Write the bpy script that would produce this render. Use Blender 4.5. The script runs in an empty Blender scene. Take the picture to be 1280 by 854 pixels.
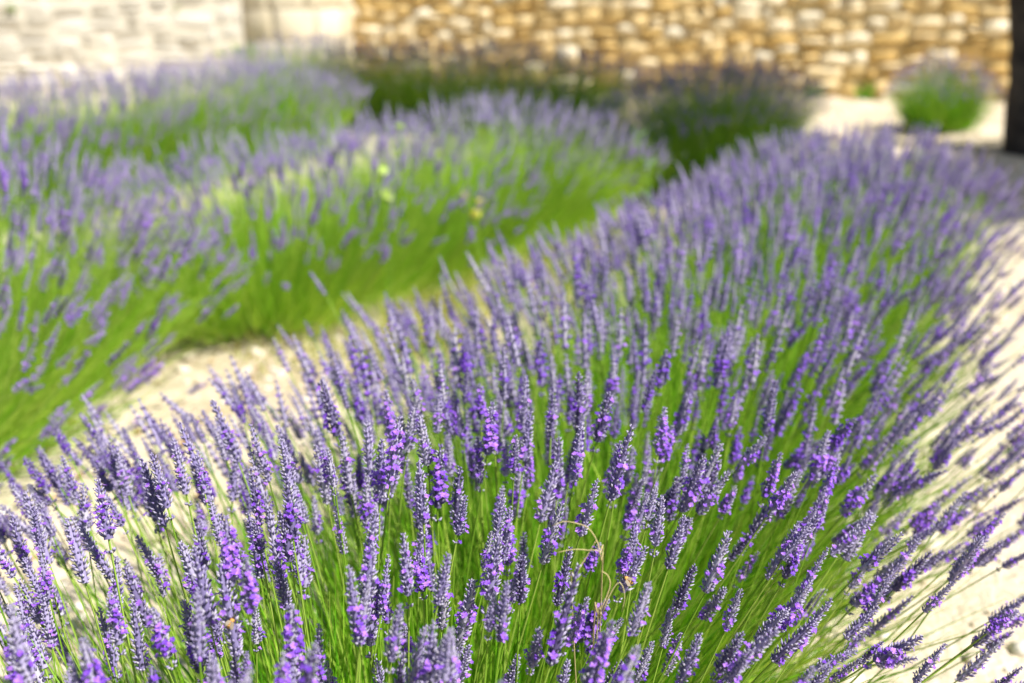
import bpy, math, random
import numpy as np
from mathutils import Vector, Matrix

# ------------------------------------------------------------------ camera, sky, sun, exposure
SC = bpy.context.scene
C = SC.collection
H, PITCH, F = 1.30, math.radians(18.5), 1400.0            # eye height, tilt down, focal length in pixels of a 1280 px wide frame
cd = bpy.data.cameras.new('camera'); cam = bpy.data.objects.new('camera', cd); C.objects.link(cam)
cam.location = (0, 0, H); cam.rotation_euler = (math.pi/2 - PITCH, 0, 0)
cd.sensor_width = 36; cd.lens = 36*F/1280; cd.clip_start = .02; cd.clip_end = 800
cd.dof.use_dof = True; cd.dof.focus_distance = 1.36; cd.dof.aperture_fstop = 2.5
SC.camera = cam

SUN_EL = math.radians(52); SUN_H = Vector((.81, -.585)).normalized()
TO_SUN = Vector((SUN_H.x*math.cos(SUN_EL), SUN_H.y*math.cos(SUN_EL), math.sin(SUN_EL)))
W = bpy.data.worlds.new('World'); SC.world = W; W.use_nodes = True
wn = W.node_tree.nodes; wl = W.node_tree.links
sky = wn.new('ShaderNodeTexSky'); sky.sky_type = 'NISHITA'; sky.sun_disc = False
sky.sun_elevation = SUN_EL; sky.sun_rotation = math.atan2(SUN_H.x, SUN_H.y)
wn['Background'].inputs['Strength'].default_value = .068
wl.new(sky.outputs[0], wn['Background'].inputs['Color'])
sd = bpy.data.lights.new('sun', 'SUN'); sd.energy = 5.0; sd.angle = math.radians(.53); sd.color = (1, .97, .92)
so = bpy.data.objects.new('sun', sd); C.objects.link(so); so.rotation_euler = TO_SUN.to_track_quat('Z', 'Y').to_euler(); so.location = (4, -4, 9)
SC.view_settings.view_transform = 'Standard'; SC.view_settings.look = 'None'
SC.view_settings.exposure = .82; SC.view_settings.gamma = 1
SC.render.engine = 'CYCLES'
SC.cycles.max_bounces = 8; SC.cycles.transmission_bounces = 6; SC.cycles.diffuse_bounces = 5

rng = np.random.default_rng(11); random.seed(5)
CP, SP = math.cos(PITCH), math.sin(PITCH)
def ray(px, py):
    u, v = (px-640)/F, (427-py)/F
    return np.array([u, CP + v*SP, -SP + v*CP])
def at_z(px, py, z): d = ray(px, py); return np.array([0, 0, H]) + d*((z-H)/d[2])       # pixel on the plane at height z
def at_y(px, py, y): d = ray(px, py); return np.array([0, 0, H]) + d*(y/d[1])
def project(p):
    p = np.atleast_2d(p); d = p - np.array([0, 0, H]); dep = d[:, 1]*CP - d[:, 2]*SP
    dep = np.where(np.abs(dep) < 1e-4, 1e-4, dep)
    return 640 + F*d[:, 0]/dep, 427 - F*(d[:, 1]*SP + d[:, 2]*CP)/dep, dep

# ------------------------------------------------------------------ materials
def mat(name, ramp, rough=.6, transl=0., tcol=None, spec=.3, bump=None, noise=None, tint=True):
    """ramp: [(pos, rgb)] over tint attribute + per-object random; noise=(scale, amount) mottles the colour; bump=(scale, strength)"""
    m = bpy.data.materials.new(name); m.use_nodes = True
    n = m.node_tree.nodes; l = m.node_tree.links; b = n['Principled BSDF']; out = n['Material Output']
    at = n.new('ShaderNodeAttribute'); at.attribute_name = 'tint'
    oi = n.new('ShaderNodeObjectInfo'); tc = n.new('ShaderNodeTexCoord')
    ad = n.new('ShaderNodeMath'); ad.operation = 'ADD'; l.new(at.outputs['Fac'], ad.inputs[0]); l.new(oi.outputs['Random'], ad.inputs[1])
    fr = n.new('ShaderNodeMath'); fr.operation = 'PINGPONG'; fr.inputs[1].default_value = 1; l.new(ad.outputs[0], fr.inputs[0])
    fac = fr.outputs[0]
    if noise:
        nz = n.new('ShaderNodeTexNoise'); nz.inputs['Scale'].default_value = noise[0]; nz.inputs['Detail'].default_value = 6
        l.new(tc.outputs['Object'], nz.inputs['Vector'])
        mx = n.new('ShaderNodeMapRange'); l.new(nz.outputs['Fac'], mx.inputs[0])
        mx.inputs[1].default_value = .3; mx.inputs[2].default_value = .7; mx.inputs[3].default_value = -noise[1]; mx.inputs[4].default_value = noise[1]
        a2 = n.new('ShaderNodeMath'); a2.operation = 'ADD'; a2.use_clamp = True; l.new(fac, a2.inputs[0]); l.new(mx.outputs[0], a2.inputs[1]); fac = a2.outputs[0]
    r = n.new('ShaderNodeValToRGB'); e = r.color_ramp.elements
    while len(e) < len(ramp): e.new(.5)
    for el, (p, c) in zip(e, ramp): el.position = p; el.color = (*c, 1)
    l.new(fac, r.inputs[0]); l.new(r.outputs[0], b.inputs['Base Color'])
    b.inputs['Roughness'].default_value = rough; b.inputs['Specular IOR Level'].default_value = spec
    if bump:
        bz = n.new('ShaderNodeTexNoise'); bz.inputs['Scale'].default_value = bump[0]; bz.inputs['Detail'].default_value = 8
        l.new(tc.outputs['Object'], bz.inputs['Vector'])
        bp = n.new('ShaderNodeBump'); bp.inputs['Strength'].default_value = bump[1]; bp.inputs['Distance'].default_value = bump[2] if len(bump) > 2 else .02
        l.new(bz.outputs['Fac'], bp.inputs['Height']); l.new(bp.outputs[0], b.inputs['Normal'])
    if transl:
        t = n.new('ShaderNodeBsdfTranslucent'); mix = n.new('ShaderNodeMixShader'); mix.inputs[0].default_value = transl
        if tcol:
            mc = n.new('ShaderNodeMix'); mc.data_type = 'RGBA'; mc.blend_type = 'MULTIPLY'; mc.inputs[0].default_value = 1
            l.new(r.outputs[0], mc.inputs[6]); mc.inputs[7].default_value = (*tcol, 1); l.new(mc.outputs[2], t.inputs[0])
        else: l.new(r.outputs[0], t.inputs[0])
        l.new(b.outputs[0], mix.inputs[1]); l.new(t.outputs[0], mix.inputs[2]); l.new(mix.outputs[0], out.inputs[0])
    return m

M = {}
M['calyx'] = mat('calyx', [(0, (.085, .065, .15)), (.35, (.23, .19, .37)), (.7, (.35, .30, .48)), (1, (.46, .43, .50))], .75, .12)
M['corolla'] = mat('corolla', [(0, (.10, .025, .36)), (.45, (.20, .06, .55)), (.8, (.31, .12, .68)), (1, (.48, .22, .76))], .55, .25)
M['stem'] = mat('stem', [(0, (.14, .30, .018)), (.5, (.25, .45, .035)), (1, (.42, .56, .10))], .5, .35, (1.15, 1.1, .7))
M['blade'] = mat('blade', [(0, (.028, .13, .006)), (.3, (.10, .34, .010)), (.65, (.24, .53, .018)), (1, (.56, .68, .12))], .42, .42, (1.2, 1.15, .6))
M['leaf'] = mat('leaf', [(0, (.05, .09, .02)), (1, (.09, .16, .03))], .5, .3)
M['weed'] = mat('weed', [(0, (.12, .28, .02)), (1, (.30, .45, .05))], .5, .35)
M['lanegrass'] = mat('lanegrass', [(0, (.14, .25, .015)), (.5, (.30, .38, .03)), (1, (.46, .42, .10))], .55, .35)
M['dry'] = mat('dry', [(0, (.50, .38, .16)), (1, (.66, .56, .28))], .6, .2)
M['litter'] = mat('litter', [(0, (.10, .05, .025)), (.6, (.26, .13, .05)), (1, (.42, .32, .18))], .8)
M['gold_stone'] = mat('gold_stone', [(0, (.46, .29, .09)), (.22, (.62, .43, .16)), (.5, (.68, .50, .23)), (.75, (.72, .58, .34)), (1, (.80, .72, .54))], .9, noise=(3, .16), bump=(14, .6))
M['gold_mortar'] = mat('gold_mortar', [(0, (.56, .40, .16)), (1, (.70, .54, .27))], .95, noise=(5, .4), bump=(9, .7))
M['pale_stone'] = mat('pale_stone', [(0, (.38, .34, .27)), (.4, (.48, .44, .36)), (1, (.64, .60, .52))], .9, noise=(3, .2), bump=(14, .6))
M['pale_mortar'] = mat('pale_mortar', [(0, (.40, .36, .28)), (1, (.52, .47, .38))], .95, noise=(5, .4), bump=(9, .7))
M['block_stone'] = mat('block_stone', [(0, (.52, .45, .31)), (1, (.66, .59, .45))], .9, noise=(4, .25), bump=(10, .5))
M['pebble'] = mat('pebble', [(0, (.40, .31, .20)), (.5, (.58, .49, .36)), (1, (.74, .69, .60))], .9, bump=(60, .4, .004))
M['bark'] = mat('bark', [(0, (.035, .028, .024)), (1, (.11, .085, .065))], .95, noise=(7, .5), bump=(16, .9, .03))
M['yellow'] = mat('yellow', [(0, (.62, .60, .06)), (1, (.72, .70, .16))], .5, .3)
M['lime'] = mat('lime', [(0, (.45, .62, .10)), (1, (.58, .72, .2))], .5, .3)
M['bee_body'] = mat('bee_body', [(0, (.45, .20, .04)), (1, (.60, .32, .08))], .6)
M['bee_dark'] = mat('bee_dark', [(0, (.03, .018, .01)), (1, (.06, .035, .02))], .5)
M['bee_wing'] = mat('bee_wing', [(0, (.55, .45, .32)), (1, (.65, .55, .42))], .3, .5)

def sand_material():
    m = bpy.data.materials.new('sand'); m.use_nodes = True; n = m.node_tree.nodes; l = m.node_tree.links; b = n['Principled BSDF']
    tc = n.new('ShaderNodeTexCoord')
    def noise(s, d=8): z = n.new('ShaderNodeTexNoise'); z.inputs['Scale'].default_value = s; z.inputs['Detail'].default_value = d; l.new(tc.outputs['Object'], z.inputs['Vector']); return z.outputs['Fac']
    a, c = noise(1.3), noise(26)
    mx = n.new('ShaderNodeMath'); mx.operation = 'MULTIPLY_ADD'; mx.inputs[1].default_value = .45; l.new(c, mx.inputs[0])
    h = n.new('ShaderNodeMath'); h.operation = 'MULTIPLY'; h.inputs[1].default_value = .55; l.new(a, h.inputs[0]); l.new(h.outputs[0], mx.inputs[2])
    r = n.new('ShaderNodeValToRGB'); e = r.color_ramp.elements; e[0].position = .36; e[0].color = (.40, .31, .19, 1); e[1].position = .62; e[1].color = (.66, .57, .43, 1)
    k = e.new(.5); k.color = (.57, .48, .34, 1)
    l.new(mx.outputs[0], r.inputs[0]); l.new(r.outputs[0], b.inputs['Base Color']); b.inputs['Roughness'].default_value = .95
    bp = n.new('ShaderNodeBump'); bp.inputs['Strength'].default_value = .8; bp.inputs['Distance'].default_value = .02; l.new(noise(60), bp.inputs['Height']); l.new(bp.outputs[0], b.inputs['Normal'])
    return m
M['sand'] = sand_material()

# ------------------------------------------------------------------ mesh helpers
class P:                                                   # a prototype: arrays of verts, triangles, material index per triangle, tint per vertex
    def __init__(s): s.v = []; s.f = []; s.m = []; s.t = []
    def add(s, v, f, m=0, t=0.):
        o = len(s.v); s.v += [tuple(x) for x in v]; s.t += ([t]*len(v) if np.isscalar(t) else list(t))
        for q in f:
            if len(q) == 4: s.f += [(q[0]+o, q[1]+o, q[2]+o), (q[0]+o, q[2]+o, q[3]+o)]; s.m += [m, m]
            else: s.f.append(tuple(i+o for i in q)); s.m.append(m)
    def done(s):
        s.v = np.array(s.v, float); s.f = np.array(s.f, np.int32); s.m = np.array(s.m, np.int32); s.t = np.array(s.t, float); return s

def mesh_np(name, v, f, mats, mi=None, tint=None, smooth=False):
    me = bpy.data.meshes.new(name); nv, nf = len(v), len(f)
    me.vertices.add(nv); me.vertices.foreach_set('co', np.ascontiguousarray(v, np.float32).ravel())
    me.loops.add(nf*3); me.loops.foreach_set('vertex_index', np.ascontiguousarray(f, np.int32).ravel())
    me.polygons.add(nf); me.polygons.foreach_set('loop_start', np.arange(0, nf*3, 3, dtype=np.int32))
    for m in mats: me.materials.append(m)
    if mi is not None: me.polygons.foreach_set('material_index', np.ascontiguousarray(mi, np.int32))
    if smooth: me.polygons.foreach_set('use_smooth', np.ones(nf, bool))
    if tint is not None:
        a = me.attributes.new('tint', 'FLOAT', 'POINT'); a.data.foreach_set('value', np.ascontiguousarray(tint, np.float32))
    me.update(calc_edges=True); return me
def pmesh(name, p, mats, smooth=False): return mesh_np(name, p.v, p.f, mats, p.m, p.t, smooth)
def obj(name, me, parent=None, mw=None):
    o = bpy.data.objects.new(name, me); C.objects.link(o)
    if parent: o.parent = parent
    if mw is not None: o.matrix_basis = Matrix(mw.tolist()) if isinstance(mw, np.ndarray) else mw
    return o
def thing(name, label, cat, loc=(0, 0, 0), group=None):
    o = bpy.data.objects.new(name, None); C.objects.link(o); o.location = loc; o.empty_display_size = .1
    o['label'] = label; o['category'] = cat
    if group: o['group'] = group
    return o
def tag(o, label, cat, group=None):
    o['label'] = label; o['category'] = cat
    if group: o['group'] = group
    return o
class Acc:                                                 # joins many transformed prototypes into one mesh
    def __init__(s): s.V = []; s.Fa = []; s.Mi = []; s.T = []; s.n = 0
    def put(s, p, mats4, tints, moff=0):
        mats4 = np.asarray(mats4); k = len(mats4)
        if not k: return
        v = np.einsum('kij,nj->kni', mats4[:, :3, :3], p.v) + mats4[:, None, :3, 3]
        s.V.append(v.reshape(-1, 3)); nv = len(p.v)
        s.Fa.append((p.f[None] + (np.arange(k)*nv)[:, None, None] + s.n).reshape(-1, 3)); s.n += k*nv
        s.Mi.append(np.tile(p.m + moff, k)); s.T.append((p.t[None] + np.asarray(tints)[:, None]).ravel())
    def mesh(s, name, mats, smooth=False):
        return mesh_np(name, np.concatenate(s.V), np.concatenate(s.Fa), mats, np.concatenate(s.Mi), np.concatenate(s.T), smooth)

def frame(z, x):                                           # orthonormal columns x,y,z with z exact
    z = z/np.linalg.norm(z, axis=-1, keepdims=True); x = x - z*(x*z).sum(-1, keepdims=True)
    nx = np.linalg.norm(x, axis=-1, keepdims=True); x = np.where(nx < 1e-6, np.array([1., 0, 0]), x/np.maximum(nx, 1e-6))
    x = x - z*(x*z).sum(-1, keepdims=True); x /= np.linalg.norm(x, axis=-1, keepdims=True)
    return np.stack([x, np.cross(z, x), z], -1)
def mats_of(R, s, loc):
    k = len(loc); m = np.zeros((k, 4, 4)); m[:, :3, :3] = R*np.asarray(s).reshape(-1, 1, 1); m[:, :3, 3] = loc; m[:, 3, 3] = 1; return m

# ------------------------------------------------------------------ lavender prototypes
def bud(p, base, d, ln, w, m, t, slim=False):              # slim pointed bud of eight triangles, or six for the far ones
    if slim:
        R = frame(d, rng.normal(size=3)); mid = base + d*ln*.55
        v = [base] + [mid + R[:, 0]*w*math.cos(a) + R[:, 1]*w*math.sin(a) for a in (0, 2.094, 4.189)] + [base + d*ln]
        p.add(v, [(0, 2, 1), (0, 3, 2), (0, 1, 3), (4, 1, 2), (4, 2, 3), (4, 3, 1)], m, t); return
    R = frame(d, rng.normal(size=3)); mid = base + d*ln*.55
    v = [base] + [mid + R[:, 0]*w*a + R[:, 1]*w*b for a, b in ((1, 0), (0, 1), (-1, 0), (0, -1))] + [base + d*ln]
    p.add(v, [(0, 2, 1), (0, 3, 2), (0, 4, 3), (0, 1, 4), (5, 1, 2), (5, 2, 3), (5, 3, 4), (5, 4, 1)], m, t)
def petals(p, c, d, r, m, t, n=5):
    R = frame(d, rng.normal(size=3))
    for i in range(n):
        a = 2*math.pi*(i/n) + rng.normal()*.15; e = R[:, 0]*math.cos(a) + R[:, 1]*math.sin(a); s = np.cross(d, e)
        rr = r*rng.uniform(.75, 1.2); lift = d*rr*rng.uniform(.0, .5)
        p.add([c, c + e*rr*.6 + s*rr*.42 + lift*.5, c + e*rr + lift, c + e*rr*.6 - s*rr*.42 + lift*.5], [(0, 1, 2, 3)], m, t + rng.normal()*.12)
def make_spike(lod):
    """spike along +Z from 0 to about 0.068 m. materials: 0 calyx, 1 corolla, 2 stem"""
    p = P(); L = rng.uniform(.058, .074); nw, nc = ((12, 7), (7, 5), (4, 3))[lod]
    R0 = rng.uniform(.0070, .0088); gap = rng.random() < .35; bloom = rng.uniform(.15, .6); bc = rng.uniform(.15, .5); bw = rng.uniform(.15, .35)
    z0 = .014 if gap else 0
    prof = lambda t: R0*(min(1, .72 + t*1.6) * (1 - .60*max(0, t-.2)/.8) * (1 if t < .88 else max(.35, (1.04-t)/.16)))
    ns = (5, 4, 3)[lod]; core = [(math.cos(2*math.pi*i/ns), math.sin(2*math.pi*i/ns)) for i in range(ns)]
    v = []; zs = [z0*.9, L*.45, L*.97]
    for z in zs: r = prof(z/L)*.5; v += [(c*r, s*r, z) for c, s in core]
    p.add(v, [(k*ns+i, k*ns+(i+1) % ns, (k+1)*ns+(i+1) % ns, (k+1)*ns+i) for k in range(2) for i in range(ns)], 0, .0)
    if gap: p.add([(.0011, 0, -.002), (-.0006, .001, -.002), (-.0006, -.001, -.002), (.0009, 0, z0+.004), (-.0005, .0009, z0+.004), (-.0005, -.0009, z0+.004)], [(0, 1, 4, 3), (1, 2, 5, 4), (2, 0, 3, 5)], 2, .4)
    levels = [0.] if gap else []
    levels += list(z0 + (L*.93 - z0)*np.linspace(0, 1, nw)**1.03)
    ph = rng.uniform(0, 6.28); face = rng.uniform(0, 6.28)
    for k, z in enumerate(levels):
        t = z/L; r = prof(t)*(.8 if gap and k == 0 else 1); n = nc if t < .85 else max(3, nc-3); ph += .7
        for i in range(n):
            a = ph + 2*math.pi*i/n + rng.normal()*.2
            up = rng.uniform(.75, 1.25) + t*.6; d = np.array([math.cos(a), math.sin(a), up]); d /= np.linalg.norm(d)
            base = np.array([math.cos(a)*r*.30, math.sin(a)*r*.30, z + rng.normal()*.0007])
            ln = r*rng.uniform(.85, 1.15)*(1.05 + .25*t); big = (1.06, 1.55, 2.7)[lod]
            bud(p, base, d, ln, .00125*big*(1-.3*t), 0, rng.uniform(0, 1.), lod > 0)
            pr = bloom*math.exp(-((t-bc)/bw)**2)*(1.0 + .6*math.cos(a-face))*1.25
            if rng.random() < pr and (lod < 2 or i % 2 == 0):
                petals(p, base + d*ln*.95, d*.8 + np.array([0, 0, .2]), .0029*(1, 1.2, 1.6)[lod]*rng.uniform(.8, 1.25), 1, rng.uniform(.0, .9), (5, 4, 3)[lod])
    return p.done()
SPIKES = [[make_spike(l) for _ in range((14, 12, 10)[l])] for l in range(3)]
SPK_MATS = [M['calyx'], M['corolla'], M['stem']]
SPK_MESH = [[pmesh('flower_spike_mesh', p, SPK_MATS) for p in SPIKES[l]] for l in range(2)]

SAG = .075
def stem_proto(sag, r=.0030):
    """chord 0 -> +Z of length one, bowing to +X; radius is relative to a 0.5 m stem"""
    p = P(); n = 5; v = []
    for k in range(n):
        t = k/(n-1); x = 4*sag*t*(1-t); rr = r*(1.15-.45*t)
        v += [(x + rr*math.cos(a), rr*math.sin(a), t) for a in (0, 2.094, 4.189)]
    p.add(v, [(k*3+i, k*3+(i+1) % 3, (k+1)*3+(i+1) % 3, (k+1)*3+i) for k in range(n-1) for i in range(3)], 0, .3)
    p.add([(4*sag*.62*.38, 0, .62), (.012+4*sag*.68*.32, .003, .70), (.004+4*sag*.66*.34, .004, .67)], [(0, 1, 2)], 0, .1)
    return p.done()
SAGS = [.0, .03, .06, .09]
STEMS = [stem_proto(s) for s in SAGS]
STEM_MESH = [pmesh('flower_stem_mesh', p, [M['stem']]) for p in STEMS]
def blade_proto(sag, w):
    p = P(); n = 4; v = []
    for k in range(n):
        t = k/(n-1); x = 4*sag*t*(1-t) + sag*1.2*t*t; ww = w*(1 - t**2*.85)
        v += [(x, ww, t), (x, -ww, t)]
    p.add(v, [(2*k, 2*k+1, 2*k+3, 2*k+2) for k in range(n-1)], 0, .0); return p.done()
BLADES = [blade_proto(s, w) for s, w in ((.02, .0042), (.06, .0036), (.12, .0045), (-.05, .004), (.2, .0048))]

class Bush:
    """a lavender mound: stems fan out from the segment a-b; R = reach of the flower tips, top = height of the tips in the middle"""
    def __init__(s, name, label, a, b, R, top, n_st, n_bl, n_parts, lod, group, lean=.26, edge=.5, forced=(), wild=1., sc=1., taper=0.):
        a, b = np.array(a, float), np.array(b, float); s.root = thing(name, label, 'lavender', (*(a+b)/2, 0), group)
        off = np.array([*(a+b)/2, 0.]); ab = b-a; L2 = max(1e-6, ab @ ab)
        def near(q): t = np.clip(((q-a) @ ab)/L2, 0, 1); return a + t[:, None]*ab, R*(1-taper*t)
        def tips(n, mid=0):
            lo = np.minimum(a, b)-R; hi = np.maximum(a, b)+R; out = np.zeros((0, 2))
            while len(out) < n:
                q = rng.uniform(lo, hi, (n*2, 2)); nq, Rq = near(q); d = np.linalg.norm(q-nq, axis=1)/Rq
                lim = 1 - .16*(.5+.5*np.sin(q[:, 0]*6.1+a[0]*9)*np.cos(q[:, 1]*4.7)); q = q[d < lim]; out = np.vstack([out, q])
            return out[:n]
        def stems(q, hs, jit):
            ax, Rq = near(q); o = q-ax; d = np.linalg.norm(o, axis=1)/Rq
            tip = np.column_stack([q, top*(1-edge*d**2.3)*hs])
            base = np.column_stack([ax + o*lean + rng.normal(size=q.shape)*.035*jit, np.full(len(q), .03)])
            out = np.column_stack([o/np.maximum(1e-3, np.linalg.norm(o, axis=1))[:, None], np.zeros(len(q))])
            return base, tip, out, d
        # flower stems
        q = tips(n_st); base, tip, out, d = stems(q, 1+np.clip(rng.normal(size=n_st)*.075*wild, -.25, .11) - .18*(rng.random(n_st) < .22)*rng.random(n_st), 1.)
        tip[:, :2] += rng.normal(size=(n_st, 2))*.025*wild
        if len(forced):
            ft = np.array(forced, float); fb, _, fo, fd = stems(ft[:, :2], np.ones(len(ft)), .3)
            base = np.vstack([fb, base]); tip = np.vstack([ft, tip]); out = np.vstack([fo, out]); d = np.concatenate([fd, d]); n_st += len(ft)
        spk = .064*sc; ch = tip-base; ln = np.linalg.norm(ch, axis=1); cu = ch/ln[:, None]
        sag = np.clip((d*4).astype(int) + rng.integers(-1, 2, n_st), 0, 3)
        # the stem bows outwards and below its chord, so the spike turns up a little at its end
        xdir = out - np.array([0, 0, 1.])*.6; flip = rng.random(n_st) < .25; xdir = np.where(flip[:, None], rng.normal(size=(n_st, 3)), xdir)
        Rm = frame(cu, xdir)
        sl = ln - spk*.97; MS = mats_of(Rm, sl, base)
        tan = Rm[:, :, 2] - Rm[:, :, 0]*(4*np.array(SAGS)[sag])[:, None]*.8 + rng.normal(size=(n_st, 3))*.05
        Rs = frame(tan, rng.normal(size=(n_st, 3))); end = base + cu*sl[:, None]
        ss = sc*rng.uniform(.72, 1.16, n_st)*(1-.12*d); MP = mats_of(Rs, ss, end - Rs[:, :, 2]*.003)
        MP[:, :3, :3] *= np.stack([np.ones(n_st), np.ones(n_st), rng.uniform(.85, 1.2, n_st)], -1)[:, None, :]
        s.tip, s.end, s.MP = tip, end, MP
        px, py, dep = project(tip*.5 + end*.5)
        ok = (px > -15) & (px < 1295) & (py > -5) & (py < 880) & (dep > .1)
        order = np.argsort(np.where(ok, dep, 1e6)); part = order[:min(n_parts, int(ok.sum()))]; ispart = np.zeros(n_st, bool); ispart[part] = True
        s.part_objs = {}
        vi = rng.integers(0, 100, n_st)
        inv = np.eye(4); inv[:3, 3] = -off
        lods = np.where(dep < 1.9, 0, np.where(dep < 4.6, 1, 2)); lods = np.maximum(lods, lod) if lod == 2 else lods
        for i in part:
            so_ = obj('flower_stem', STEM_MESH[sag[i]], s.root, inv @ MS[i])
            l = min(1, int(lods[i]))
            sp = obj('flower_spike', SPK_MESH[l][vi[i] % len(SPK_MESH[l])], so_, np.linalg.inv(MS[i]) @ MP[i])
            s.part_objs[int(i)] = sp
        rest = np.where(~ispart & (dep > .2) & (px > -420) & (px < 1700) & (py < 1120))[0]   # leave out what stands far outside the view
        if len(rest):
            acc = Acc()
            for k in range(4): sel = rest[sag[rest] == k]; acc.put(STEMS[k], inv @ MS[sel], rng.random(len(sel)), 2)
            for l in range(3):
                pool = SPIKES[l]
                for k in range(len(pool)):
                    sel = rest[(lods[rest] == l) & (vi[rest] % len(pool) == k)]; acc.put(pool[k], inv @ MP[sel], rng.random(len(sel)))
            o = obj('flower_mass', acc.mesh('flower_mass', SPK_MATS), s.root); o['kind'] = 'stuff'
        # green stalks and leaves
        q = tips(n_bl); hs = rng.uniform(.42, .86, n_bl); base, tip, out, d = stems(q, 1., 1.6)
        low = rng.random(n_bl) < .35
        ch = tip-base; f = np.where(low, rng.uniform(.18, .45, n_bl), hs)
        ln = np.linalg.norm(ch, axis=1)*f; cu = ch + rng.normal(size=ch.shape)*np.where(low, .14, .035)[:, None]
        Rb = frame(cu, np.where((rng.random(n_bl) < .6)[:, None], out - np.array([0, 0, .6]), rng.normal(size=(n_bl, 3))))
        tw = rng.uniform(-1.2, 1.2, n_bl); c_, s_ = np.cos(tw), np.sin(tw); X, Y = Rb[:, :, 0].copy(), Rb[:, :, 1].copy()
        Rb[:, :, 0] = X*c_[:, None] + Y*s_[:, None]; Rb[:, :, 1] = Y*c_[:, None] - X*s_[:, None]
        MB = mats_of(Rb, ln, base); MB[:, :3, 1] *= (np.where(low, .30, .42)/np.maximum(ln, .08))[:, None]*(1.35 if lod == 2 else 1.)
        acc = Acc(); bi = rng.integers(0, len(BLADES), n_bl); tint = np.clip(rng.normal(.50, .30, n_bl) + .10*d, 0, 1)
        for k, p in enumerate(BLADES): acc.put(p, inv @ MB[bi == k], tint[bi == k])
        o = obj('foliage', acc.mesh('foliage', [M['blade']]), s.root); o['kind'] = 'stuff'

# ------------------------------------------------------------------ ground
def hgt(x, y): return .012*np.sin(x*1.7+.4)*np.cos(y*1.3) + .008*np.sin(x*4.1+y*3.3) + .005*np.sin(x*9.7-y*7.9+1)
def ground():
    def axis(lo, hi, step, far): inner = np.arange(lo, hi+1e-6, step); return np.concatenate([[-far, -30, -14], inner, [14 if hi < 14 else hi+4, 40, far]])
    xs = axis(-7, 7, .09, 260); ys = axis(-1, 14, .09, 260); ys = np.sort(ys); X, Y = np.meshgrid(xs, ys)
    inn = (np.abs(X) < 7.01) & (Y > -1.01) & (Y < 14.01); Z = np.where(inn, hgt(X, Y) + rng.normal(size=X.shape)*.003, 0)
    nx, ny = len(xs), len(ys); i = (np.arange(ny-1)[:, None]*nx + np.arange(nx-1)[None]).ravel()
    f = np.concatenate([np.column_stack([i, i+1, i+nx+1]), np.column_stack([i, i+nx+1, i+nx])])
    o = obj('ground', mesh_np('ground', np.column_stack([X.ravel(), Y.ravel(), Z.ravel()]), f, [M['sand']], smooth=True)); o['kind'] = 'structure'
ground()
def rock(sq=.6, n=1):
    import bmesh
    bm = bmesh.new(); bmesh.ops.create_icosphere(bm, subdivisions=n, radius=1)
    for v in bm.verts: v.co *= random.uniform(.78, 1.15); v.co.z *= sq
    p = P(); bm.verts.ensure_lookup_table(); p.add([tuple(v.co) for v in bm.verts], [tuple(v.index for v in f.verts) for f in bm.faces]); bm.free(); return p.done()
def gravel():
    acc = Acc(); n = 5000
    y = rng.uniform(0, 1, n)**1.2*11.5 + .9; x = rng.uniform(-1, 1, n)*(y*.5+.7)
    r = .004 + rng.gamma(1.4, .0065, n); r = np.minimum(r, .035); R = frame(np.tile([0., 0, 1], (n, 1)) + rng.normal(size=(n, 3))*.2, rng.normal(size=(n, 3)))
    Mx = mats_of(R, r, np.column_stack([x, y, hgt(x, y) + r*.25])); t = rng.random(n); k = rng.integers(0, 6, n)
    for j in range(6): acc.put(rock(.6), Mx[k == j], t[k == j])
    o = obj('gravel', acc.mesh('gravel', [M['pebble']])); o['kind'] = 'stuff'; tag(o, 'pale gravel and small stones strewn over the sandy soil', 'gravel')
gravel()

# ------------------------------------------------------------------ walls
def stone_proto():
    """irregular dressed lump: x,z in +-0.5 (face), y from 0 (back) to -1 (front, towards the viewer)"""
    p = P(); n = 4; v = []
    sk = rng.uniform(-.06, .06, (4,)); g = np.linspace(-1, 1, n)
    front = []
    for a in g:
        for b in g:
            rr = 1 - .10*(abs(a)*abs(b))**2; x = .5*b*rr + rng.normal()*.018 + sk[0]*a*.5; z = .5*a*rr + rng.normal()*.02 + sk[1]*b*.5
            edge = max(abs(a), abs(b)); y = -1*(1-.42*edge**4) + rng.normal()*.07
            front.append((x, y, z))
    per = [i for i in range(n)] + [i*n+n-1 for i in range(1, n)] + [n*(n-1)+i for i in range(n-2, -1, -1)] + [i*n for i in range(n-2, 0, -1)]
    back = [(front[i][0]*.98, 0, front[i][2]*.98) for i in per]
    f = [(i*n+j, i*n+j+1, (i+1)*n+j+1, (i+1)*n+j) for i in range(n-1) for j in range(n-1)]
    m = len(per); f += [(per[(k+1) % m], per[k], n*n+k, n*n+(k+1) % m) for k in range(m)]
    p.add(front+back, f); return p.done()
STONES = [stone_proto() for _ in range(14)]
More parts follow.
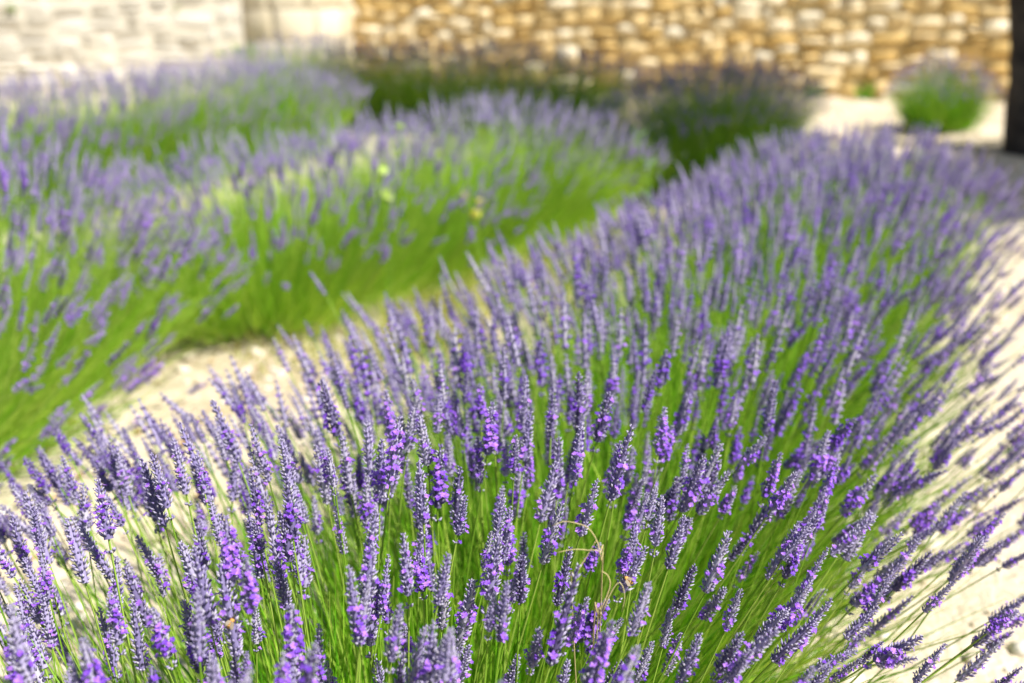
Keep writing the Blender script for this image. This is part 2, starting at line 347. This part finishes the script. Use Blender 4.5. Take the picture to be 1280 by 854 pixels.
def stone_wall(name, label, p0, p1, top, smat, mmat, hh, ww, vis, proud, limit=290):
    """p0 -> p1 is the foot of the face, seen with p0 on the left"""
    p0, p1 = Vector(p0), Vector(p1); d = (p1-p0); L = d.length; ang = math.atan2(d.y, d.x)
    root = thing(name, label, 'wall', (p0.x, p0.y, 0)); root.rotation_euler.z = ang
    T = .55; v = [(x, y, z) for x in (0, L) for y in (0, T) for z in (-.1, top)]
    core = P(); core.add(v, [(0, 1, 5, 4), (2, 6, 7, 3), (0, 2, 3, 1), (4, 5, 7, 6), (1, 3, 7, 5)]); core.done()
    obj('mortar_core', pmesh('mortar_core', core, [mmat]), root)
    meshes = [pmesh('stone_mesh', p, [smat]) for p in STONES]
    items = []; z = -.03
    while z < top-.04:
        h = rng.uniform(*hh); x = -rng.uniform(0, .1)
        while x < L:
            w = rng.uniform(*ww)*(1.25 if rng.random() < .15 else 1); x2 = min(x+w, L)
            if x2-max(x, 0) > .05:
                if h > .13 and rng.random() < .25:              # two thin stones, one on the other
                    k = rng.uniform(.4, .6); items += [(x, x2, z, z+h*k), (x, x2, z+h*k, z+h)]
                else: wv = .05*math.sin(x*1.9+z*3)+rng.normal()*.022; items.append((max(x, 0), x2, z + wv, z+wv+h*rng.uniform(.82, 1.12)))
            x = x2
        z += h
    acc = Acc(); cnt = 0
    for (x0, x1, z0, z1) in items:
        j = .012; mx = np.eye(4); sx, sz = (x1-x0-j), (z1-z0-j)
        a = rng.normal()*.05; ca, sa = math.cos(a), math.sin(a); dy = rng.uniform(.6, 1.25)*proud
        mx[:3, :3] = np.array([[ca, 0, -sa], [0, 1, 0], [sa, 0, ca]]) @ np.diag([sx, dy+.03, sz]); mx[:3, 3] = ((x0+x1)/2, .03, (z0+z1)/2)
        wx, wy, dep = project(np.array([*(p0 + d*((x0+x1)/2/L)), (z0+z1)/2])); k = rng.integers(0, len(STONES))
        if cnt < limit and -20 < wx[0] < 1300 and -20 < wy[0] < vis((wx[0])): obj('stone', meshes[k], root, mx); cnt += 1
        else: acc.put(STONES[k], mx[None], [rng.random()])
    o = obj('stonework', acc.mesh('stonework', [smat]), root); o['kind'] = 'stuff'
    return root
GW0 = (-1.95, 13.35); GW1 = (7.6, 10.85)
stone_wall('rubble_wall', 'golden rubble stone wall running behind the lavender beds', GW0, GW1, 3.0, M['gold_stone'], M['gold_mortar'],
           (.085, .17), (.12, .34), lambda x: 75 if x < 800 else 150, .075)
pl = at_y(303, 30, 12.75)[0]
stone_wall('pale_wall', 'pale cream rubble wall beside the round pillar', (-9.5, 12.1), (pl, 12.75), 3.2, M['pale_stone'], M['pale_mortar'],
           (.10, .20), (.14, .42), lambda x: 75, .022)
def pillar():
    y = 13.25; xl, xr = at_y(303, 30, y)[0]-.05, at_y(441, 30, y)[0]; r = (xr-xl)/2; cx = (xl+xr)/2
    root = thing('round_pillar', 'smooth round cream stone pillar between the pale wall and the golden rubble wall', 'pillar', (cx, y, 0))
    core = P(); n = 28; v = [((r-.03)*math.cos(a), (r-.03)*math.sin(a), z) for z in (-.1, 3.6) for a in np.linspace(0, 2*math.pi, n, endpoint=False)]
    core.add(v, [(i, (i+1) % n, n+(i+1) % n, n+i) for i in range(n)]); core.done(); obj('mortar_core', pmesh('pillar_core', core, [M['pale_mortar']], True), root)
    z = -.05; k = 0
    while z < 3.5:
        h = rng.uniform(.24, .36); a = -math.pi - .1 + (k % 2)*.3
        while a < .2:
            da = rng.uniform(.5, .8); p = P(); m = 6; vv = []; rr = r + rng.uniform(0, .012)
            for q in range(m):
                t = a + .008 + (da-.016)*q/(m-1); e = .012 if q in (0, m-1) else 0
                for (ra, zz) in ((r-.06, z+.006), (rr-e-.008, z+.006), (rr-e, z+.025), (rr-e, z+h-.025), (rr-e-.008, z+h-.006), (r-.06, z+h-.006)): vv.append((ra*math.cos(t)+rng.normal()*.002, ra*math.sin(t)+rng.normal()*.002, zz))
            p.add(vv, [(q*6+c, (q+1)*6+c, (q+1)*6+c+1, q*6+c+1) for q in range(m-1) for c in range(5)] + [(0, 1, 2, 3), (0, 3, 4, 5), ((m-1)*6+3, (m-1)*6+2, (m-1)*6+1, (m-1)*6), ((m-1)*6+5, (m-1)*6+4, (m-1)*6+3, (m-1)*6)])
            obj('stone', pmesh('pillar_stone', p.done(), [M['block_stone']]), root); a += da
        z += h; k += 1
pillar()

# ------------------------------------------------------------------ tree on the right: its trunk is in view, its crown shades the back beds
def tube(pts, rad, ns=8, mi=0, t=0., jit=0.):
    pts = np.array(pts, float); rad = np.broadcast_to(np.asarray(rad, float), (len(pts),)); p = P(); v = []
    tg = np.gradient(pts, axis=0); R = frame(tg, np.tile([.31, .87, .2], (len(pts), 1)))
    for k in range(len(pts)):
        for i in range(ns):
            a = 2*math.pi*i/ns; r = rad[k]*(1 + rng.normal()*jit); v.append(pts[k] + R[k, :, 0]*r*math.cos(a) + R[k, :, 1]*r*math.sin(a))
    f = [(k*ns+i, k*ns+(i+1) % ns, (k+1)*ns+(i+1) % ns, (k+1)*ns+i) for k in range(len(pts)-1) for i in range(ns)]
    f += [(0, i+1, i) for i in range(1, ns-1)] + [((len(pts)-1)*ns, (len(pts)-1)*ns+i, (len(pts)-1)*ns+i+1) for i in range(1, ns-1)]
    p.add(v, f, mi, t); return p.done()
def bez(a, b, c, n): t = np.linspace(0, 1, n)[:, None]; return (1-t)**2*np.array(a) + 2*t*(1-t)*np.array(b) + t*t*np.array(c)
def tree():
    base = at_z(1288, 190, 0); bx, by = base[0], base[1]
    root = thing('tree', 'dark tree trunk standing in its own shade by the golden wall', 'tree', (bx, by, 0))
    z = np.linspace(-.05, 2.5, 26); lean = .03*np.sin(z*2.2) - .19*z + .03*z*z
    rad = .15 + .07*np.exp(-(z+.05)*5) + .012*np.sin(z*5)
    tr = obj('trunk', pmesh('trunk', tube(np.column_stack([lean, .03*z, z]), rad, 18, jit=.05), [M['bark']], True), root)
    fork = np.array([lean[-1], .075, 2.45])
    shade = [(.85, 7.5), (1.25, 8.1), (1.55, 7.5), (.55, 7.0), (1.1, 6.9), (1.8, 6.9), (2.5, 6.7), (3.1, 6.3), (3.2, 7.2), (3.7, 6.7), (3.7, 7.7), (2.4, 7.4), (4.1, 8.2), (3.4, 5.7), (4.2, 7.2), (4.3, 6.2),
             (.55, 9.0), (.1, 9.2), (-.4, 9.6), (-.9, 9.9), (.4, 9.8), (-.2, 10.2), (1.0, 8.7), (.6, 8.2), (.15, 8.5), (1.9, 7.6)]
    for t in np.linspace(0, 1, 16): shade.append((-1.35 + 2.0*t + rng.normal()*.1, 10.3 - 1.2*t + rng.normal()*.25))
    shade += [(.6, 6.6), (.9, 6.7), (.4, 6.9), (1.3, 7.2), (1.0, 7.9)]
    te = math.tan(SUN_EL); acc = Acc(); cl = []
    for (x, y) in shade:
        k = rng.uniform(2.7, 4.0); cl.append((x + SUN_H.x*k, y + SUN_H.y*k, .35 + te*k))
    cl = np.array(cl) - np.array([bx, by, 0]); lp = P(); lp.add([(0, 0, 0), (.3, .04, .42), (0, .06, 1), (-.3, .04, .42)], [(0, 1, 2, 3)]); lp.done()
    n = 1000
    for c in cl:
        q = rng.normal(size=(n, 3)); q /= np.linalg.norm(q, axis=1)[:, None]; q *= (rng.random(n)**.45)[:, None]*np.array([.56, .56, .42])
        acc.put(lp, mats_of(frame(rng.normal(size=(n, 3)) + [0, 0, .2], rng.normal(size=(n, 3))), rng.uniform(.07, .12, n), q+c), rng.random(n))
    left = list(range(len(cl))); groups = []
    for g in range(6):                                        # six limbs, each feeding the clumps nearest to it
        if not left: break
        s = left[0]; near = sorted(left, key=lambda i: np.linalg.norm(cl[i]-cl[s]))[:5]; groups.append(near); left = [i for i in left if i not in near]
    for g in groups:
        cen = cl[g].mean(0); pts = bez(fork, (fork+cen)/2 + [0, 0, .5], cen, 9)
        lb = obj('limb', pmesh('limb', tube(pts, np.linspace(.085, .03, 9), 8, jit=.04), [M['bark']], True), root)
        for i in g: obj('branch', pmesh('branch', tube(bez(pts[6], (pts[6]+cl[i])/2 + [0, 0, .1], cl[i] + [0, 0, .1], 6), np.linspace(.03, .008, 6), 5), [M['bark']], True), lb)
    o = obj('crown', acc.mesh('crown', [M['leaf']]), root); o['kind'] = 'stuff'
tree()

# ------------------------------------------------------------------ lavender
def ftip(px, py, z): return at_z(px, py, z)
forced = [ftip(*a) for a in ((378, 336, .60), (330, 424, .56), (570, 272, .62), (538, 318, .60), (615, 292, .60), (680, 268, .63), (745, 258, .62), (90, 490, .55), (52, 522, .60),
          (170, 515, .58), (205, 480, .58), (255, 455, .54), (215, 505, .6), (30, 580, .58), (5, 590, .6), (470, 700, .64), (620, 690, .66), (640, 630, .65), (283, 735, .66), (800, 660, .63),
          (1035, 590, .52), (1060, 600, .55), (1190, 650, .46), (1232, 640, .42), (1272, 690, .42), (1268, 640, .42), (1140, 540, .52), (390, 540, .62), (450, 590, .64), (865, 590, .64), (820, 600, .64), (560, 540, .64))]
poly = np.array([(5, 575), (60, 525), (110, 495), (215, 482), (330, 430), (388, 350), (470, 365), (570, 290), (680, 275), (790, 235)], float)
for k in range(46):                                          # stragglers along the left flank of the row
    t = rng.uniform(0, len(poly)-1.001); j = int(t); q = poly[j] + (poly[j+1]-poly[j])*(t-j) + rng.normal(size=2)*(16, 12) + (8, 26); forced.append(ftip(q[0], q[1], rng.uniform(.48, .6)))
ROW_A, ROW_B = (-.50, .58), (1.42, 4.55)
row = Bush('lavender_row', 'long foreground lavender row thick with violet flower spikes beside the sandy path', ROW_A, ROW_B, .89, .66, 3350, 30000, 300, 0,
           'lavender beds', lean=.32, edge=.38, forced=forced, sc=1.34, taper=.22, wild=1.35)
left = Bush('lavender_bush', 'bushy green lavender with sparse dark violet spikes leaning over the sandy gap', (-1.80, 2.40), (-1.66, 3.35), .94, .78, 1150, 12000, 280, 1,
            'lavender beds', lean=.34, edge=.66, sc=1.36, wild=1.5)
mid = Bush('lavender_bush', 'broad sunlit lavender mound with yellow wildflowers growing in its front', (-1.00, 4.25), (-.02, 5.65), .93, .66, 1450, 17000, 290, 1,
           'lavender beds', lean=.46, edge=.5, sc=1.25)
back = Bush('lavender_bush', 'hazy sunlit lavender bed in front of the pale cream wall', (-3.2, 5.4), (-1.85, 8.1), 1.15, .68, 2600, 17000, 120, 2, 'lavender beds', lean=.46, edge=.42, sc=1.3, taper=.15)
sh1 = Bush('lavender_bush', 'wide shaded lavender bush with a sunlit right end before the golden wall', (-2.0, 10.7), (.42, 9.3), .85, .67, 2000, 10000, 60, 2, 'lavender beds', lean=.36, edge=.4)
sh2 = Bush('lavender_bush', 'rounded dark green lavender bush half shaded, beside bare sandy ground', (1.18, 7.2), (1.55, 7.9), .74, .68, 1150, 7000, 60, 2, 'lavender beds', lean=.36, edge=.4)
low = Bush('lavender_bush', 'low lavender clump in deep shade behind a pale weed stalk', (.62, 6.7), (.8, 6.9), .50, .46, 130, 3500, 20, 2, 'lavender beds', lean=.36, edge=.4)
small = Bush('lavender_bush', 'small round lavender bush alone on the sand near the tree trunk', (3.50, 9.35), (3.56, 9.35), .50, .60, 620, 2600, 60, 2, 'lavender beds', lean=.3, edge=.5, sc=.85)

# ------------------------------------------------------------------ low grass in the lane, dead leaves
def grass():
    n = 5200; t = rng.random(n); c = np.outer(1-t, (-.55, 3.55)) + np.outer(t, (.75, 5.7)); c += rng.normal(size=(n, 2))*np.array([.20, .22])
    keep = (np.sin(c[:, 0]*5+1)*np.cos(c[:, 1]*4) > -.35); c = c[keep]; n = len(c)
    R = frame(rng.normal(size=(n, 3))*.45 + [0, 0, 1.], rng.normal(size=(n, 3))); Mx = mats_of(R, rng.uniform(.05, .16, n), np.column_stack([c, hgt(c[:, 0], c[:, 1])-.005]))
    Mx[:, :3, 1] *= 4.; acc = Acc(); k = rng.integers(0, len(BLADES), n); ti = rng.random(n)
    for j, p in enumerate(BLADES): acc.put(p, Mx[k == j], ti[k == j])
    o = obj('grass', acc.mesh('grass', [M['lanegrass']])); o['kind'] = 'stuff'; tag(o, 'yellow green low grass in the lane between lavender beds', 'grass')
grass()
def litter():
    lp = P(); lp.add([(0, 0, 0), (.25, .5, .08), (0, 1, .0), (-.25, .5, .1)], [(0, 1, 2, 3)]); lp.done(); n = 700
    cs = [(-1.25, 4.2, .25), (-.9, 3.95, .2), (1.3, 7.0, .35), (2.0, 7.3, .4), (3.3, 6.6, .5), (-1.2, 2.9, .3)]; q = []
    for (x, y, s) in cs: q.append(rng.normal(size=(n//6, 2))*s + (x, y))
    q = np.vstack(q); n = len(q); R = frame(rng.normal(size=(n, 3))*.5 + [0, 0, 1.], rng.normal(size=(n, 3)))
    Mx = mats_of(R, rng.uniform(.02, .05, n), np.column_stack([q, hgt(q[:, 0], q[:, 1]) + .012])); acc = Acc(); acc.put(lp, Mx, rng.random(n))
    o = obj('dead_leaves', acc.mesh('dead_leaves', [M['litter']])); o['kind'] = 'stuff'; tag(o, 'brown dead leaves lying under the lavender bushes', 'leaves')
litter()

# ------------------------------------------------------------------ weeds, wildflowers, dry grass, bees
def blob(c, r, sq=1.): q = rock(sq); q.v = q.v*r + np.array(c); return q
def weed(label, loc, h, n, spread, group, nrm=(0, 0, 1)):
    root = thing('weed', label, 'weed', tuple(loc), group); nrm = np.array(nrm, float)
    lp = P(); lp.add([(0, 0, 0), (.16, .05, .4), (.0, .12, 1), (-.16, .05, .4), (0, .1, .5)], [(0, 1, 4), (1, 2, 4), (2, 3, 4), (3, 0, 4)]); lp.done()
    me = pmesh('weed_leaf', lp, [M['weed']])
    for i in range(n):
        d = rng.normal(size=3)*spread + nrm; o = np.array([rng.normal()*h*.25, rng.normal()*h*.1, 0.]) if nrm[2] > .5 else np.array([rng.normal()*h*.3, 0, rng.normal()*h*.3])
        mx = mats_of(frame(d[None], rng.normal(size=(1, 3))), h*rng.uniform(.6, 1.1), o[None])[0]; obj('leaf', me, root, mx)
wg = 'green weeds along the walls'
gd = Vector(GW1)-Vector(GW0)
def gwall(px): # foot of the golden wall under pixel column px
    best = min(np.linspace(0, 1, 600), key=lambda t: abs(project(np.array([GW0[0]+gd.x*t, GW0[1]+gd.y*t, 0.]))[0][0]-px)); return np.array([GW0[0]+gd.x*best, GW0[1]+gd.y*best-.16, 0.])
weed('green weed tuft at the foot of the golden wall, beside the small round lavender', gwall(1072), .20, 22, .6, wg)
weed('low green weed at the foot of the golden wall, beside the half shaded bush', gwall(1012), .15, 18, .8, wg)
weed('bright green weed sprouting where the round pillar meets the pale wall', (pl+.07, 12.5, .36), .22, 16, .45, wg, (0, -.2, 1))
def pw(px, py): # a point on the pale wall's face
    d = ray(px, py); a = np.array([-9.5, 12.1]); b = np.array([pl, 12.75]); e = b-a; nn = np.array([e[1], -e[0]]); t = (a @ nn)/(d[:2] @ nn); return np.array([0, 0, H]) + d*t
weed('tuft of green weed rooted high in the pale cream wall', pw(16, 9), .10, 14, .5, wg, (.1, -1, .2))
weed('tiny yellowish green weed rooted in the pale wall near the pillar', pw(222, 10), .06, 9, .5, wg, (.1, -1, .2))
def stalk():
    a = at_z(806, 252, .0); g = np.array([a[0]-.02, 5.9, 0]); tip = at_y(790, 160, 5.95); r = thing('weed_stalk', 'tall pale green weed stalk in front of the shaded lavender clump', 'weed', tuple(g))
    st = bez((0, 0, 0), (-.03, 0, .3), tip-g, 9); obj('stem', pmesh('stalk', tube(st, np.linspace(.010, .006, 9), 6), [M['weed']], True), r)
    lp = P(); lp.add([(0, 0, 0), (.14, .05, .4), (.0, .16, 1), (-.14, .05, .4)], [(0, 1, 2, 3)]); me = pmesh('stalk_leaf', lp.done(), [M['weed']])
    for i in range(9): obj('leaf', me, r, mats_of(frame(np.array([[rng.normal(), rng.normal(), .7]]), rng.normal(size=(1, 3))), rng.uniform(.06, .11), st[None, rng.integers(1, 8)])[0])
stalk()
for i, (px, py, yy, rr) in enumerate(((477, 214, 4.0, .026), (483, 244, 3.9, .028), (600, 254, 4.3, .024), (594, 268, 4.2, .026), (582, 246, 4.4, .02), (500, 160, 4.5, .022))):
    tip = at_y(px, py, yy); r = thing('wildflower', ('bright yellow wildflower low in the broad sunlit mound, above the grassy lane' if i in (2, 3, 4) else 'pale lime green wildflower head among the purple tips of the broad mound'), 'flower', (tip[0], yy, 0), 'wildflowers in the mound')
    obj('stem', pmesh('wild_stem', tube(bez((0, 0, 0), (.02, -.02, tip[2]*.5), (0, 0, tip[2]), 6), .0028, 5), [M['weed']]), r)
    p = P()
    for k in range(11):
        a = rng.normal(size=3) + [0, -.3, .9]; a /= np.linalg.norm(a); petals(p, np.array([0, 0, tip[2]]) + a*rr*.45, a, rr*.6, 0, rng.random(), 4)
    obj('flower_head', pmesh('wild_head', p.done(), [M['yellow' if i in (2, 3, 4) else 'lime']]), r)
def dry(label, curves, base, group):
    r = thing('dry_grass', label, 'grass', tuple(base), group)
    for (pts, rad) in curves:
        q = np.array(pts)-base; n = 16; t = np.linspace(0, len(q)-1, n); k = np.minimum(t.astype(int), len(q)-2); u = t-k
        g = lambda i: q[np.clip(i, 0, len(q)-1)]; U = u[:, None]
        c = .5*((2*g(k)) + (g(k+1)-g(k-1))*U + (2*g(k-1)-5*g(k)+4*g(k+1)-g(k+2))*U**2 + (3*g(k)-g(k-1)-3*g(k+1)+g(k+2))*U**3)
        obj('blade', pmesh('dry_blade', tube(c, np.linspace(rad, rad*.45, n), 5, t=rng.random()), [M['dry']], True), r)
Y1 = 1.07
def pp(l, y=Y1): return [at_y(a, b, y) for a, b in l]
b0 = np.array([at_y(745, 800, 1.3)[0], 1.32, .0])
dry('curled tan dry grass blades looping among the foreground flower spikes', [
    ([b0, at_y(742, 790, Y1+.04)] + pp([(748, 770), (762, 735), (760, 720), (752, 714)]), .0011),
    ([b0, at_y(746, 790, Y1+.04)] + pp([(752, 770), (764, 740), (775, 728), (781, 745), (777, 765)]), .0008),
    ([b0, at_y(715, 760, Y1+.05)] + pp([(719, 722), (732, 698), (745, 676)]), .0010),
    ([b0, at_y(752, 740, Y1+.05)] + pp([(751, 700), (746, 676), (735, 660), (720, 654), (704, 652), (690, 658)]), .0008),
    ([b0, at_y(752, 730, Y1+.06)] + pp([(750, 692), (736, 688), (716, 687), (696, 691)]), .0009)], b0, 'dry grasses')
b1 = np.array([at_y(684, 470, 2.6)[0], 2.6, 0.])
dry('single pale straw coloured grass stalk in the middle of the row', [([b1] + pp([(690, 440), (684, 400), (672, 372), (664, 352)], 2.55), .006)], b1, 'dry grasses')

def bee(label, px, py, dist, ang):
    """body lies along the pixel plane, resting on the spike behind it"""
    c = np.array([0, 0, H]) + ray(px, py)*dist; r = thing('honeybee', label, 'bee', tuple(c), 'honeybees on the spikes')
    Rz = Matrix.Rotation(-PITCH, 4, 'X') @ Matrix.Rotation(ang, 4, 'Y'); r.rotation_euler = Rz.to_euler(); r.scale = (1.15,)*3
    prof = [(-.0072, .0004), (-.0062, .0016), (-.0046, .0025), (-.0030, .0028), (-.0014, .0024), (-.0004, .0012), (.0006, .0019), (.0020, .0025), (.0034, .0019), (.0041, .0009), (.0048, .0016), (.0058, .0014), (.0065, .0004)]
    q = tube([(0, 0, z) for z, _ in prof], [a for _, a in prof], 10)
    ring = np.arange(len(q.f)) ; zc = q.v[q.f].mean(1)[:, 2]; q.m = np.where((zc < -.0010) & (np.floor((zc+.0072)/.0012).astype(int) % 2 == 0) | (zc > .0042), 1, 0)
    obj('body', pmesh('bee_body', q, [M['bee_body'], M['bee_dark']], True), r)
    for s in (-1, 1):
        w = P(); w.add([(0, -.0022, .002), (s*.0032, -.0030, .0015), (s*.0052, -.0032, -.0035), (s*.0036, -.0032, -.0062), (s*.0012, -.0029, -.0035)], [(0, 1, 4), (1, 2, 4), (2, 3, 4)]); obj('wing', pmesh('bee_wing', w.done(), [M['bee_wing']]), r)
        for k in range(3): obj('leg', pmesh('bee_leg', tube([(s*.001, .001, .003-.0015*k), (s*.0034, .0018, .0036-.003*k), (s*.0036, .0052, .0032-.0034*k)], .00032, 4), [M['bee_dark']]), r)
        obj('antenna', pmesh('bee_antenna', tube([(s*.0006, -.0006, .006), (s*.0016, -.0012, .0078), (s*.0024, -.0008, .0086)], .00022, 4), [M['bee_dark']]), r)
def spike_at(px, py):                                      # the foreground spike part that shows in front at this pixel
    best = None
    for i in row.part_objs:
        mid = (row.MP[i] @ np.array([0, 0, .026, 1]))[:3]; a, b, dep = project(mid); e = math.hypot((a[0]-px), (b[0]-py)*.5)
        if e < 24 and (best is None or dep[0] < best[2]): best = (a[0], b[0], dep[0], mid)
    if best is None: i = min(row.part_objs, key=lambda i: np.hypot(*(np.array([v[0] for v in project(row.end[i]*.6+row.tip[i]*.4)[:2]])-(px, py)))); a, b, dep = project(row.end[i]*.6+row.tip[i]*.4); best = (a[0], b[0], dep[0], None)
    return best
s1 = spike_at(281, 780); bee('golden brown honeybee gripping a spike amid pale leaning stems', s1[0], s1[1], s1[2]-.0105, .5)
s2 = spike_at(797, 707); bee('tawny honeybee on a spike close to the curled dry grass blades', s2[0], s2[1], s2[2]-.0105, -.9)
